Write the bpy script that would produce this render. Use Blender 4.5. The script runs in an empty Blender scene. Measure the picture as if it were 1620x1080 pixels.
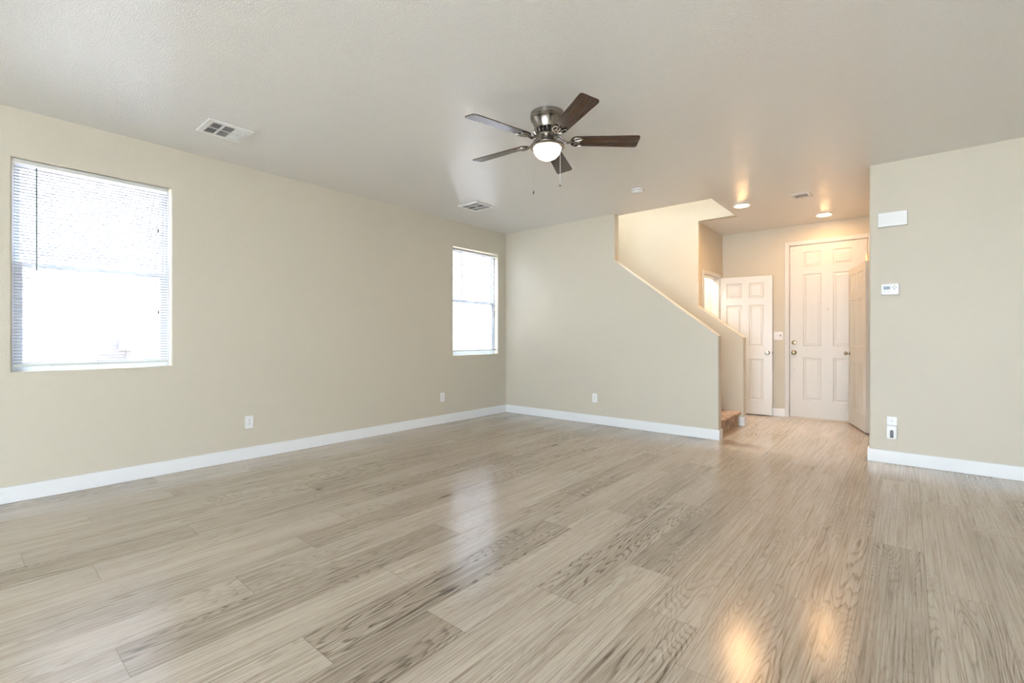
import bpy, bmesh, math, random
from mathutils import Vector, Matrix
random.seed(7)
PI = math.pi
C = bpy.context.scene.collection
S = bpy.context.scene

# ------------------------------------------------------------------ camera
CAM = Vector((4.7557, -5.4978, 1.1413)); YAW = 0.7004
FWD = Vector((-math.sin(YAW), math.cos(YAW), 0)); RGT = Vector((math.cos(YAW), math.sin(YAW), 0))
cd = bpy.data.cameras.new('camera'); cam = bpy.data.objects.new('camera', cd); C.objects.link(cam)
cam.location = CAM; cam.rotation_euler = (PI/2, 0, YAW)
cd.sensor_width = 36; cd.lens = 744.93/1620*36; cd.shift_y = -5.8/1620; cd.clip_start = .05
S.camera = cam
S.view_settings.view_transform = 'Standard'; S.view_settings.look = 'None'
S.view_settings.gamma = 1; S.view_settings.exposure = 0.56; S.view_settings.use_curve_mapping = False
# ------------------------------------------------------------------ world: bright hazy daylight
W = bpy.data.worlds.new('world'); S.world = W; W.use_nodes = True
nt = W.node_tree; nt.nodes.clear()
wo = nt.nodes.new('ShaderNodeOutputWorld'); bg = nt.nodes.new('ShaderNodeBackground')
tc = nt.nodes.new('ShaderNodeTexCoord'); sx = nt.nodes.new('ShaderNodeSeparateXYZ'); cr = nt.nodes.new('ShaderNodeValToRGB')
nt.links.new(tc.outputs['Generated'], sx.inputs[0]); nt.links.new(sx.outputs['Z'], cr.inputs[0])
mr = nt.nodes.new('ShaderNodeMapRange'); mr.inputs[1].default_value = -.3; mr.inputs[2].default_value = .9
nt.links.new(sx.outputs['Z'], mr.inputs[0]); nt.links.new(mr.outputs[0], cr.inputs[0])
e = cr.color_ramp.elements
e[0].position = 0; e[0].color = (.80, .78, .74, 1); e[1].position = 1; e[1].color = (.62, .78, 1, 1)
m_ = cr.color_ramp.elements.new(.25); m_.color = (.85, .92, 1, 1)
nt.links.new(cr.outputs[0], bg.inputs[0]); bg.inputs[1].default_value = 17.0
nt.links.new(bg.outputs[0], wo.inputs[0])
def area(name, loc, rot, sx_, sy_, power, col, portal=False):
    l = bpy.data.lights.new(name, 'AREA'); l.shape = 'RECTANGLE'; l.size = sx_; l.size_y = sy_; l.energy = power; l.color = col
    o = bpy.data.objects.new(name, l); C.objects.link(o); o.location = loc; o.rotation_euler = rot
    if portal: l.cycles.is_portal = True
    return o
# daylight portal in the added glazed opening behind the camera
area('portal_rear', (5.0, -9.58, 1.25), (PI/2, 0, PI), 4.2, 2.3, 1, (1,1,1), True)

# high sun over the roof: lights the rear patio and the neighbour's wall, enters no window
sl_ = bpy.data.lights.new('sun', 'SUN'); sl_.energy = 370; sl_.angle = .01; sl_.color = (1, .96, .90)
so_ = bpy.data.objects.new('sun', sl_); C.objects.link(so_); so_.rotation_euler = Vector((.04, .58, .81)).to_track_quat('Z', 'Y').to_euler()

# ------------------------------------------------------------------ helpers
def tag(o, label=None, cat=None, group=None, kind=None):
    if label: o['label'] = label
    if cat: o['category'] = cat
    if group: o['group'] = group
    if kind: o['kind'] = kind
    return o
def empty(name, loc, rz=0):
    o = bpy.data.objects.new(name, None); C.objects.link(o); o.location = loc; o.rotation_euler = (0,0,rz)
    o.empty_display_size = .05
    return o
def obj(name, bm, mat, parent=None, smooth=False, bevel=0, seg=2, angle=35):
    bmesh.ops.recalc_face_normals(bm, faces=bm.faces[:])
    me = bpy.data.meshes.new(name); bm.to_mesh(me); bm.free()
    o = bpy.data.objects.new(name, me); C.objects.link(o)
    for mt in (mat if isinstance(mat, (list, tuple)) else [mat]): me.materials.append(mt)
    if parent: o.parent = parent
    if smooth or bevel:
        for p in me.polygons: p.use_smooth = True
        me.set_sharp_from_angle(angle=math.radians(angle))
    if bevel:
        b = o.modifiers.new('bevel', 'BEVEL'); b.width = bevel; b.segments = seg; b.limit_method = 'ANGLE'; b.angle_limit = math.radians(30)
        b.harden_normals = True
    return o
def box(bm, x0, x1, y0, y1, z0, z1, mi=0, M=None):
    vs = [bm.verts.new(v) for v in ((x0,y0,z0),(x1,y0,z0),(x1,y1,z0),(x0,y1,z0),(x0,y0,z1),(x1,y0,z1),(x1,y1,z1),(x0,y1,z1))]
    if M:
        for v in vs: v.co = M @ v.co
    for f in ((0,3,2,1),(4,5,6,7),(0,1,5,4),(1,2,6,5),(2,3,7,6),(3,0,4,7)):
        bm.faces.new([vs[i] for i in f]).material_index = mi
    return vs
def lathe(bm, prof, n=32, M=None, mi=0, closed=False):
    rings = []
    for r, z in prof:
        if r < 1e-6: rings.append([bm.verts.new((0,0,z))])
        else: rings.append([bm.verts.new((r*math.cos(2*PI*i/n), r*math.sin(2*PI*i/n), z)) for i in range(n)])
    if M:
        for rg in rings:
            for v in rg: v.co = M @ v.co
    for a, b in zip(rings, rings[1:]):
        if len(a) == 1 and len(b) == 1: continue
        for i in range(n):
            j = (i+1) % n
            if len(a) == 1: f = bm.faces.new((a[0], b[i], b[j]))
            elif len(b) == 1: f = bm.faces.new((a[i], a[j], b[0]))
            else: f = bm.faces.new((a[i], a[j], b[j], b[i]))
            f.material_index = mi
    for rg, end in ((rings[0], 0), (rings[-1], 1)):
        if len(rg) > 1: bm.faces.new(rg).material_index = mi
def tube(bm, pts, r, n=8, mi=0):
    rings = []; pts = [Vector(p) for p in pts]
    rr = r if isinstance(r, (list, tuple)) else [r]*len(pts)
    for i, p in enumerate(pts):
        d = (pts[min(i+1, len(pts)-1)] - pts[max(i-1, 0)]).normalized()
        u = d.cross(Vector((0,0,1)))
        if u.length < .1: u = d.cross(Vector((1,0,0)))
        u.normalize(); w = d.cross(u)
        rings.append([bm.verts.new(p + (u*math.cos(2*PI*k/n) + w*math.sin(2*PI*k/n))*rr[i]) for k in range(n)])
    for a, b in zip(rings, rings[1:]):
        for k in range(n): bm.faces.new((a[k], a[(k+1)%n], b[(k+1)%n], b[k])).material_index = mi
    bm.faces.new(rings[0]); bm.faces.new(rings[-1])
def prism(bm, poly, axis, a, b, mi=0):
    """extrude a 2-D polygon; axis 'y': poly is (x,z), 'x': (y,z), 'z': (x,y)"""
    def P(p, t): return {'y': (p[0], t, p[1]), 'x': (t, p[0], p[1]), 'z': (p[0], p[1], t)}[axis]
    A = [bm.verts.new(P(p, a)) for p in poly]; B = [bm.verts.new(P(p, b)) for p in poly]
    bm.faces.new(A).material_index = mi; bm.faces.new(B[::-1]).material_index = mi
    n = len(poly)
    for i in range(n): bm.faces.new((A[i], A[(i+1)%n], B[(i+1)%n], B[i])).material_index = mi
def plate_holes(bm, us, vs, holes, axis, a, b):
    """solid plate on a grid of cells with some cells left open. holes: set of (i,j)"""
    def P(u, v, t): return {'y': (u, t, v), 'x': (t, u, v), 'z': (u, v, t)}[axis]
    V = {}
    def g(i, j, k):
        if (i,j,k) not in V: V[i,j,k] = bm.verts.new(P(us[i], vs[j], b if k else a))
        return V[i,j,k]
    nu, nv = len(us)-1, len(vs)-1
    solid = lambda i, j: 0 <= i < nu and 0 <= j < nv and (i,j) not in holes
    for i in range(nu):
        for j in range(nv):
            if not solid(i,j): continue
            bm.faces.new((g(i,j,0), g(i+1,j,0), g(i+1,j+1,0), g(i,j+1,0)))
            bm.faces.new((g(i,j,1), g(i,j+1,1), g(i+1,j+1,1), g(i+1,j,1)))
            for (di,dj,p,q) in ((-1,0,(i,j),(i,j+1)),(1,0,(i+1,j),(i+1,j+1)),(0,-1,(i,j),(i+1,j)),(0,1,(i,j+1),(i+1,j+1))):
                if not solid(i+di, j+dj): bm.faces.new((g(*p,0), g(*q,0), g(*q,1), g(*p,1)))
def rrect(cx, cy, w, h, r, n=5):
    pts = []
    for k, (sx_, sy_) in enumerate(((1,1),(-1,1),(-1,-1),(1,-1))):
        for i in range(n+1):
            t = PI/2*(k + i/n)
            pts.append((cx + sx_*(w/2-r) + r*math.cos(t), cy + sy_*(h/2-r) + r*math.sin(t)))
    return pts
def copy_tree(o, parent=None):
    c = o.copy(); C.objects.link(c)
    if parent: c.parent = parent
    for ch in list(o.children): copy_tree(ch, c)
    return c

# ------------------------------------------------------------------ materials
def mat(name, col, rough=.5, metal=0, spec=.5, emit=None, estr=0, bump=None, alpha=None):
    m = bpy.data.materials.new(name); m.use_nodes = True; n = m.node_tree.nodes; l = m.node_tree.links
    p = n['Principled BSDF']; p.inputs['Base Color'].default_value = (*col, 1); p.inputs['Roughness'].default_value = rough
    p.inputs['Metallic'].default_value = metal; p.inputs['Specular IOR Level'].default_value = spec
    if emit: p.inputs['Emission Color'].default_value = (*emit, 1); p.inputs['Emission Strength'].default_value = estr
    if bump:
        sc, st, dist, det = bump
        t = n.new('ShaderNodeTexCoord'); no = n.new('ShaderNodeTexNoise'); b = n.new('ShaderNodeBump')
        no.inputs['Scale'].default_value = sc; no.inputs['Detail'].default_value = det
        b.inputs['Strength'].default_value = st; b.inputs['Distance'].default_value = dist
        l.new(t.outputs['Object'], no.inputs['Vector']); l.new(no.outputs['Fac'], b.inputs['Height']); l.new(b.outputs[0], p.inputs['Normal'])
    return m
M_wall = mat('beige_orange_peel_paint', (.58, .53, .433), .5, 0, .4, bump=(120, .45, .004, 2))
# knock-down textured ceiling with a soft sheen
M_ceil = mat('textured_ceiling_paint', (.84, .815, .77), .27, 0, .95)
def ceil_nodes(m):
    n = m.node_tree.nodes; l = m.node_tree.links; p = n['Principled BSDF']
    t = n.new('ShaderNodeTexCoord'); v = n.new('ShaderNodeTexNoise'); v.inputs['Scale'].default_value = 120; v.inputs['Detail'].default_value = 3; v.inputs['Roughness'].default_value = .55
    r = n.new('ShaderNodeValToRGB'); r.color_ramp.elements[0].position = .47; r.color_ramp.elements[1].position = .56
    b = n.new('ShaderNodeBump'); b.inputs['Strength'].default_value = .8; b.inputs['Distance'].default_value = .0012
    l.new(t.outputs['Object'], v.inputs['Vector']); l.new(v.outputs['Fac'], r.inputs[0]); l.new(r.outputs[0], b.inputs['Height']); l.new(b.outputs[0], p.inputs['Normal'])
ceil_nodes(M_ceil)
M_trim = mat('white_semigloss_trim', (.78, .78, .78), .35)
M_door = mat('white_door_paint', (.62, .61, .58), .35)
M_plastic = mat('white_plastic', (.80, .80, .79), .35)
M_plastic_w = mat('offwhite_plastic', (.62, .62, .58), .4)
M_vent = mat('white_vent_enamel', (.75, .74, .70), .4)
M_dark = mat('dark_recess', (.02, .02, .02), .8)
M_black = mat('black_plastic', (.012, .012, .014), .3)
M_nickel = mat('brushed_nickel', (.31, .28, .25), .27, 1)
M_brass = mat('antique_brass', (.28, .22, .13), .3, 1)
M_chrome = mat('polished_nickel', (.50, .48, .45), .15, 1)
M_vinyl = mat('white_vinyl_frame', (.86, .90, .97), .4)
M_slot = mat('dark_slot', (.05, .045, .04), .6)
M_lcd = mat('lcd_screen', (.05, .09, .14), .2)
M_lcdseg = mat('lcd_segments', (.30, .42, .50), .3)
M_grey = mat('grey_button', (.12, .12, .12), .5)
M_bowl = mat('frosted_glass_bowl', (.95, .93, .88), .35, emit=(1, .93, .80), estr=2.6)
M_lens = mat('lit_lamp_lens', (1, .95, .85), .5, emit=(1, .57, .25), estr=255)
M_lens2 = mat('lit_lamp_lens_soft', (1, .95, .85), .5, emit=(1, .57, .25), estr=135)
M_lens_up = mat('lit_upstairs_lens', (1, .98, .92), .5, emit=(.92, .96, 1), estr=480)
M_lens_cl = mat('lit_closet_lens', (1, .98, .92), .5, emit=(1, .90, .82), estr=260)
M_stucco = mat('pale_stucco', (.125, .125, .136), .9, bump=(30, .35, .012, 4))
M_ground = mat('pale_gravel', (.52, .505, .485), .9)
M_bounce_cut = mat('bounce_cut_ground', (.10, .085, .075), .95, bump=(40, .6, .02, 4))  # dark ground tone for the added strip that damps side-yard bounce
M_reflect = mat('hinge_brass', (.62, .45, .22), .35, 1)
M_cord = mat('white_cord', (.75, .76, .80), .6)
M_wand = mat('clear_wand', (.10, .13, .12), .25)
M_meter = mat('grey_meter_metal', (.07, .07, .08), .5)
M_threshold = mat('threshold_metal', (.42, .38, .33), .5, .2)

def glass_mat():
    m = bpy.data.materials.new('window_glass'); m.use_nodes = True; n = m.node_tree.nodes; l = m.node_tree.links; n.clear()
    o = n.new('ShaderNodeOutputMaterial'); t = n.new('ShaderNodeBsdfTransparent'); g = n.new('ShaderNodeBsdfGlossy'); mx = n.new('ShaderNodeMixShader'); f = n.new('ShaderNodeFresnel')
    t.inputs[0].default_value = (.97, .99, 1, 1); g.inputs['Roughness'].default_value = .0; f.inputs[0].default_value = 1.5
    ge = n.new('ShaderNodeNewGeometry'); mu = n.new('ShaderNodeMath'); mu.operation = 'MULTIPLY'; iv = n.new('ShaderNodeMath'); iv.operation = 'SUBTRACT'; iv.inputs[0].default_value = 1
    l.new(ge.outputs['Backfacing'], iv.inputs[1]); l.new(f.outputs[0], mu.inputs[0]); l.new(iv.outputs[0], mu.inputs[1])   # a thin pane reflects once
    l.new(mu.outputs[0], mx.inputs[0]); l.new(t.outputs[0], mx.inputs[1]); l.new(g.outputs[0], mx.inputs[2]); l.new(mx.outputs[0], o.inputs[0])
    return m
M_glass = glass_mat()
def slat_mat():
    m = bpy.data.materials.new('translucent_blind_slat'); m.use_nodes = True; n = m.node_tree.nodes; l = m.node_tree.links
    p = n['Principled BSDF']; p.inputs['Base Color'].default_value = (.20, .215, .25, 1); p.inputs['Roughness'].default_value = .6; p.inputs['Specular IOR Level'].default_value = .25
    tr = n.new('ShaderNodeBsdfTranslucent'); tr.inputs[0].default_value = (.84, .88, .97, 1)
    mx = n.new('ShaderNodeMixShader'); mx.inputs[0].default_value = .02
    l.new(p.outputs[0], mx.inputs[1]); l.new(tr.outputs[0], mx.inputs[2]); l.new(mx.outputs[0], n['Material Output'].inputs[0])
    return m
M_slat = slat_mat()
def wood_mat():
    m = bpy.data.materials.new('dark_walnut_blade'); m.use_nodes = True; n = m.node_tree.nodes; l = m.node_tree.links
    p = n['Principled BSDF']; t = n.new('ShaderNodeTexCoord'); mp = n.new('ShaderNodeMapping'); mp.inputs['Scale'].default_value = (3, 60, 3)
    no = n.new('ShaderNodeTexNoise'); no.inputs['Scale'].default_value = 1; no.inputs['Detail'].default_value = 5
    r = n.new('ShaderNodeValToRGB'); r.color_ramp.elements[0].color = (.030, .014, .009, 1); r.color_ramp.elements[0].position = .3
    r.color_ramp.elements[1].color = (.068, .033, .018, 1); r.color_ramp.elements[1].position = .7
    l.new(t.outputs['Object'], mp.inputs[0]); l.new(mp.outputs[0], no.inputs[0]); l.new(no.outputs['Fac'], r.inputs[0]); l.new(r.outputs[0], p.inputs[0])
    p.inputs['Roughness'].default_value = .26
    return m
M_blade = wood_mat()
def carpet_mat():
    m = bpy.data.materials.new('tan_carpet'); m.use_nodes = True; n = m.node_tree.nodes; l = m.node_tree.links
    p = n['Principled BSDF']; t = n.new('ShaderNodeTexCoord')
    a = n.new('ShaderNodeTexNoise'); a.inputs['Scale'].default_value = 14; a.inputs['Detail'].default_value = 4
    b = n.new('ShaderNodeTexNoise'); b.inputs['Scale'].default_value = 350; b.inputs['Detail'].default_value = 2
    r = n.new('ShaderNodeValToRGB'); r.color_ramp.elements[0].color = (.27, .18, .115, 1); r.color_ramp.elements[0].position = .32
    r.color_ramp.elements[1].color = (.62, .46, .35, 1); r.color_ramp.elements[1].position = .62
    mx = n.new('ShaderNodeMix'); mx.inputs[0].default_value = .35
    l.new(t.outputs['Object'], a.inputs[0]); l.new(t.outputs['Object'], b.inputs[0]); l.new(a.outputs['Fac'], mx.inputs[2]); l.new(b.outputs['Fac'], mx.inputs[3])
    l.new(mx.outputs[0], r.inputs[0]); l.new(r.outputs[0], p.inputs[0]); p.inputs['Roughness'].default_value = .95; p.inputs['Specular IOR Level'].default_value = .1
    bu = n.new('ShaderNodeBump'); bu.inputs['Strength'].default_value = 1; bu.inputs['Distance'].default_value = .006
    l.new(b.outputs['Fac'], bu.inputs['Height']); l.new(bu.outputs[0], p.inputs['Normal'])
    return m
M_carpet = carpet_mat()

def floor_mat():
    m = bpy.data.materials.new('oak_plank_floor'); m.use_nodes = True; n = m.node_tree.nodes; l = m.node_tree.links
    p = n['Principled BSDF']
    def nd(t, **k):
        x = n.new('ShaderNode'+t)
        for a, v in k.items(): setattr(x, a, v)
        return x
    def math_(op, a, b=None, clamp=False):
        x = nd('Math', operation=op); x.use_clamp = clamp
        for i, v in enumerate((a, b)):
            if v is None: continue
            if isinstance(v, (int, float)): x.inputs[i].default_value = v
            else: l.new(v, x.inputs[i])
        return x.outputs[0]
    def ramp(f, stops):
        r = nd('ValToRGB'); el = r.color_ramp.elements
        while len(el) < len(stops): el.new(.5)
        for q, (pos, c) in zip(el, stops): q.position = pos; q.color = (*c, 1) if len(c) == 3 else c
        l.new(f, r.inputs[0]); return r.outputs[0]
    uv = nd('UVMap', uv_map='plank'); loc = nd('UVMap', uv_map='edge'); at = nd('Attribute', attribute_name='tone')
    sep = nd('SeparateColor'); l.new(at.outputs['Color'], sep.inputs[0])
    tone, seed, fig = sep.outputs[0], sep.outputs[1], sep.outputs[2]
    def noise(sx_, sy_, sc=1, det=2, rough=.5, dist=0, src=None):
        mp = nd('Mapping'); mp.inputs['Scale'].default_value = (sx_, sy_, 1); l.new(src or uv.outputs[0], mp.inputs[0])
        no = nd('TexNoise'); no.inputs['Scale'].default_value = sc; no.inputs['Detail'].default_value = det; no.inputs['Roughness'].default_value = rough; no.inputs['Distortion'].default_value = dist
        l.new(mp.outputs[0], no.inputs[0]); return no.outputs['Fac']
    # cathedral figure: contour lines of a stretched soft field
    field = noise(5.2, .50, 1, 2.0, .45, .30)
    fine = noise(38, 1.6, 1, 3, .6)
    ph = math_('ADD', math_('MULTIPLY', field, 42.0), math_('MULTIPLY', fine, 1.6))
    fr = math_('FRACT', ph)
    ring = ramp(fr, [(0, (.0,)*3), (.55, (.12,)*3), (.86, (1,)*3), (1, (.0,)*3)])
    fib = noise(120, 1.7, 1, 5, .68)
    fib2 = noise(420, 14, 1, 2, .6)
    pores = ramp(noise(330, 9, 1, 2, .6), [(.56, (0,)*3), (.68, (1,)*3)])
    cloud = noise(5, .6, 1, 3, .55)
    mask = ramp(noise(1.6, .45, 1, 2, .5), [(.38, (.2,)*3), (.62, (1,)*3)])
    figm = math_('MULTIPLY', mask, math_('ADD', math_('MULTIPLY', fig, .8), .3))
    streak = ramp(noise(34, .8, 1, 4, .6, .3), [(.60, (0,)*3), (.72, (1,)*3)])
    # knots
    mp = nd('Mapping'); mp.inputs['Scale'].default_value = (5.0, 1.1, 1); l.new(uv.outputs[0], mp.inputs[0])
    vo = nd('TexVoronoi'); vo.inputs['Scale'].default_value = 1; vo.inputs['Randomness'].default_value = 1; l.new(mp.outputs[0], vo.inputs[0])
    knot = ramp(vo.outputs['Distance'], [(.0, (1,)*3), (.035, (.8,)*3), (.09, (0,)*3)])
    halo = ramp(vo.outputs['Distance'], [(.0, (1,)*3), (.28, (0,)*3)])
    ks = nd('SeparateColor'); l.new(vo.outputs['Color'], ks.inputs[0]); kon = math_('GREATER_THAN', ks.outputs[0], .62)
    knot = math_('MULTIPLY', knot, kon); halo = math_('MULTIPLY', halo, kon)
    # darkness accumulates
    d = math_('MULTIPLY', math_('MULTIPLY', ring, figm), .55)
    d = math_('ADD', d, math_('MULTIPLY', math_('SUBTRACT', fib, .5), 1.7))
    d = math_('ADD', d, math_('MULTIPLY', math_('SUBTRACT', fib2, .5), .30))
    d = math_('ADD', d, math_('MULTIPLY', pores, .16))
    d = math_('ADD', d, math_('MULTIPLY', math_('SUBTRACT', cloud, .5), .55))
    d = math_('ADD', d, math_('MULTIPLY', tone, .34))
    d = math_('ADD', d, math_('MULTIPLY', streak, .30)); d = math_('ADD', d, math_('MULTIPLY', knot, .8)); d = math_('ADD', d, math_('MULTIPLY', halo, .12))
    col = ramp(math_('ADD', d, .12, True), [(0, (.54, .465, .38)), (.35, (.395, .328, .256)), (.7, (.20, .158, .116)), (1, (.07, .05, .034))])
    # seams
    es = nd('SeparateXYZ'); l.new(loc.outputs[0], es.inputs[0])
    seam = math_('LESS_THAN', math_('MINIMUM', es.outputs[0], es.outputs[1]), .0011)
    mx = nd('Mix', data_type='RGBA'); l.new(math_('MULTIPLY', seam, .55), mx.inputs[0]); l.new(col, mx.inputs[6]); mx.inputs[7].default_value = (.07, .05, .035, 1)
    l.new(mx.outputs[2], p.inputs['Base Color'])
    rg = math_('ADD', math_('MULTIPLY', fib, .10), .15)
    l.new(rg, p.inputs['Roughness']); p.inputs['Specular IOR Level'].default_value = .68
    bu = nd('Bump'); bu.inputs['Strength'].default_value = .22; bu.inputs['Distance'].default_value = .0003
    h = math_('SUBTRACT', math_('MULTIPLY', d, -1), math_('MULTIPLY', seam, 1.2)); l.new(h, bu.inputs['Height']); l.new(bu.outputs[0], p.inputs['Normal'])
    return m
M_floor = floor_mat()

# ================================================================== THE ROOM
H = 2.74
XE, YR = 8.0, -9.6            # far right wall, rear wall (behind the camera)
# ---- floor: one surface of 229 mm planks, 1.524 m long, laid along Y
PW, PL, X0 = .229, 1.524, .008
seams = {6:-4.58, 7:-2.0, 8:-3.894, 9:-2.705, 10:-3.106, 11:-3.59, 12:-2.60, 13:-3.115, 14:-4.22, 16:-1.765, 17:-3.613, 18:-.817, 19:-3.118, 20:-2.176}
dark = {(14,'n',-4.22):.95, (9,'f',-4.23):.75, (13,'n',-3.115):.85, (16,'n',-1.765):.8, (14,'n',-1.15):.8, (12,'f',-2.6):.7, (7,'n',-2.0):.7,
        (20,'n',-2.176):.75, (11,'n',-3.59):.85, (10,'n',-3.106):.35, (20,'f',-.625):.75, (17,'n',-3.613):.75, (6,'n',-4.58):.8, (9,'n',-2.705):.75, (11,'n',-5.1):.5, (19,'n',-3.118):.5}
bm = bmesh.new(); uvp = bm.loops.layers.uv.new('plank'); uve = bm.loops.layers.uv.new('edge'); ct = bm.loops.layers.color.new('tone')
fx0, fx1, fy0, fy1 = -.15, XE+.15, YR-.1, 2.6
rnd = random.Random(11)
kk0, kk1 = math.floor((fx0-X0)/PW), math.ceil((fx1-X0)/PW)
prev = 0
for k in range(kk0, kk1):
    s = seams.get(k)
    if s is None: s = prev + rnd.choice((.45, .6, .9, 1.05))
    prev = s
    n0 = math.floor((fy0 - s)/PL)
    for j in range(n0, 40):
        ya, yb = s + j*PL, s + (j+1)*PL
        if ya >= fy1: break
        tone = max(0, min(1, rnd.gauss(.28, .17)))
        for (kk, side, y), t in dark.items():
            if kk == k and ((side == 'n' and abs(yb-y) < .12) or (side == 'f' and abs(ya-y) < .12)): tone = t
        sd, fg = rnd.random(), rnd.random()
        if tone > .6: fg = max(fg, .7)
        ou, ov = rnd.uniform(0, 60), rnd.uniform(0, 60)
        xa, xb = X0 + k*PW, X0 + (k+1)*PW
        x_, X_, y_, Y_ = max(xa, fx0), min(xb, fx1), max(ya, fy0), min(yb, fy1)
        if X_ <= x_ or Y_ <= y_: continue
        xm, ym = (xa+xb)/2, (ya+yb)/2
        xs = [x_, min(max(xm, x_), X_), X_]; ys = [y_, min(max(ym, y_), Y_), Y_]
        for a in range(2):
            for b in range(2):
                if xs[a+1]-xs[a] < 1e-4 or ys[b+1]-ys[b] < 1e-4: continue
                f = bm.faces.new([bm.verts.new(q) for q in ((xs[a],ys[b],0),(xs[a+1],ys[b],0),(xs[a+1],ys[b+1],0),(xs[a],ys[b+1],0))])
                for lp in f.loops:
                    x, y, _ = lp.vert.co
                    lp[uvp].uv = (x-xa+ou, y-ya+ov); lp[uve].uv = (min(x-xa, xb-x), min(y-ya, yb-y)); lp[ct] = (tone, sd, fg, 1)
bmesh.ops.remove_doubles(bm, verts=bm.verts[:], dist=1e-5)
for f in bm.faces[:]:
    pass
fl = obj('floor', bm, M_floor); tag(fl, 'light greyed oak plank floor', kind='structure')
bm = bmesh.new(); box(bm, fx0, fx1, fy0, fy1, -.25, -.01); tag(obj('trim_0', bm, M_ground), 'slab beneath the plank floor', kind='structure')

# ---- ceiling with the stairwell opening
bm = bmesh.new()
plate_holes(bm, [-.16, 0, 3.02, XE+.1], [YR-.1, .115, 1.215, 2.6], {(1,1)}, 'z', H, H+.30)
tag(obj('ceiling', bm, M_ceil), 'textured off-white ceiling with stairwell opening', kind='structure')

W1 = (-5.236, -4.314, .905, 2.405); W2 = (-1.101, -.183, .905, 2.392)
bm = bmesh.new()
plate_holes(bm, [YR-.1, W1[0], W1[1], W2[0], W2[1], .2], [-.05, .905, 2.398, 2.80], {(1,1),(3,1)}, 'x', -.16, 0)
tag(obj('wall_left', bm, M_wall, bevel=.012, seg=3), 'beige wall with two windows', kind='structure')
# back wall: full height, then slanting down beside the stairs
bm = bmesh.new()
prism(bm, [(-.1,-.05),(3.133,-.05),(3.133,1.166),(1.852,2.138),(1.852,2.80),(-.1,2.80)], 'y', 0, .115)
tag(obj('wall_back', bm, M_wall, bevel=.014, seg=4), 'grey-beige wall slanting down beside the stairs', kind='structure')
bm = bmesh.new()
prism(bm, [(-.1,-.05),(3.118,-.05),(3.118,1.150),(2.545,1.578),(2.545,2.742),(3.02,2.742),(3.02,5.35),(-.1,5.35)], 'y', 1.1, 1.215)
tag(obj('wall_stair', bm, M_wall, bevel=.012, seg=4), 'cream wall on the far side of the stairs', kind='structure')
bm = bmesh.new()
box(bm, -.1, 3.02, .0, .115, H+.30, 5.35)
tag(obj('wall_upper_front', bm, M_wall), 'upper stairwell wall', kind='structure')
bm = bmesh.new(); box(bm, 3.02, 3.12, -.0, 1.215, H+.30, 5.35); tag(obj('wall_upper_right', bm, M_wall), 'upper stairwell end wall', kind='structure')
bm = bmesh.new(); box(bm, -.2, -.1, -.0, 1.215, -.05, 5.35); tag(obj('wall_upper_left', bm, M_wall), 'upper stairwell far end wall', kind='structure')
bm = bmesh.new(); box(bm, -.2, 3.12, .0, 1.215, 5.35, 5.45); tag(obj('ceiling_upper', bm, M_ceil), 'upstairs ceiling', kind='structure')
# right wall of the living room
bm = bmesh.new(); box(bm, 4.473, XE+.1, 0, .115, -.05, 2.80)
tag(obj('wall_right', bm, M_wall, bevel=.014, seg=4), 'pale grey-beige wall at the right of the entry', kind='structure')
# entry walls
bm = bmesh.new()
plate_holes(bm, [1.215, 1.354, 2.062, 2.26], [-.05, 2.052, 2.80], {(1,0)}, 'x', 2.43, 2.53)
tag(obj('wall_entry_left', bm, M_wall), 'entry wall with the closet doorway', kind='structure')
bm = bmesh.new()
plate_holes(bm, [1.2, 3.43, 4.357, 6.0], [-.05, 2.462, 2.80], {(1,0)}, 'y', 2.25, 2.40)
tag(obj('wall_entry_back', bm, M_wall), 'warm cream wall holding the front door', kind='structure')
bm = bmesh.new()
plate_holes(bm, [.115, 1.43, 2.225, 2.26], [-.05, 2.062, 2.80], {(1,0)}, 'x', 4.49, 4.59)
tag(obj('wall_entry_right', bm, M_wall), 'entry wall with the side doorway', kind='structure')
# closets behind the two side doorways
bm = bmesh.new(); box(bm, 1.2, 1.3, 1.215, 2.26, -.05, 2.80); tag(obj('wall_closet_end', bm, M_wall), 'closet end wall', kind='structure')
bm = bmesh.new(); box(bm, 5.6, 5.7, .115, 2.26, -.05, 2.80); tag(obj('wall_store_end', bm, M_wall), 'side room end wall', kind='structure')
# rear and far side walls (behind the camera); glazed opening added to let daylight in
bm = bmesh.new()
plate_holes(bm, [-.1, 2.9, 7.1, XE+.1], [-.05, .08, 2.40, 2.80], {(1,1)}, 'y', YR-.1, YR)
tag(obj('wall_rear', bm, M_wall), 'rear wall with an added glazed opening', kind='structure')
bm = bmesh.new(); box(bm, XE, XE+.1, YR, .1, -.05, 2.80); tag(obj('wall_side', bm, M_wall), 'far side wall', kind='structure')

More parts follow.
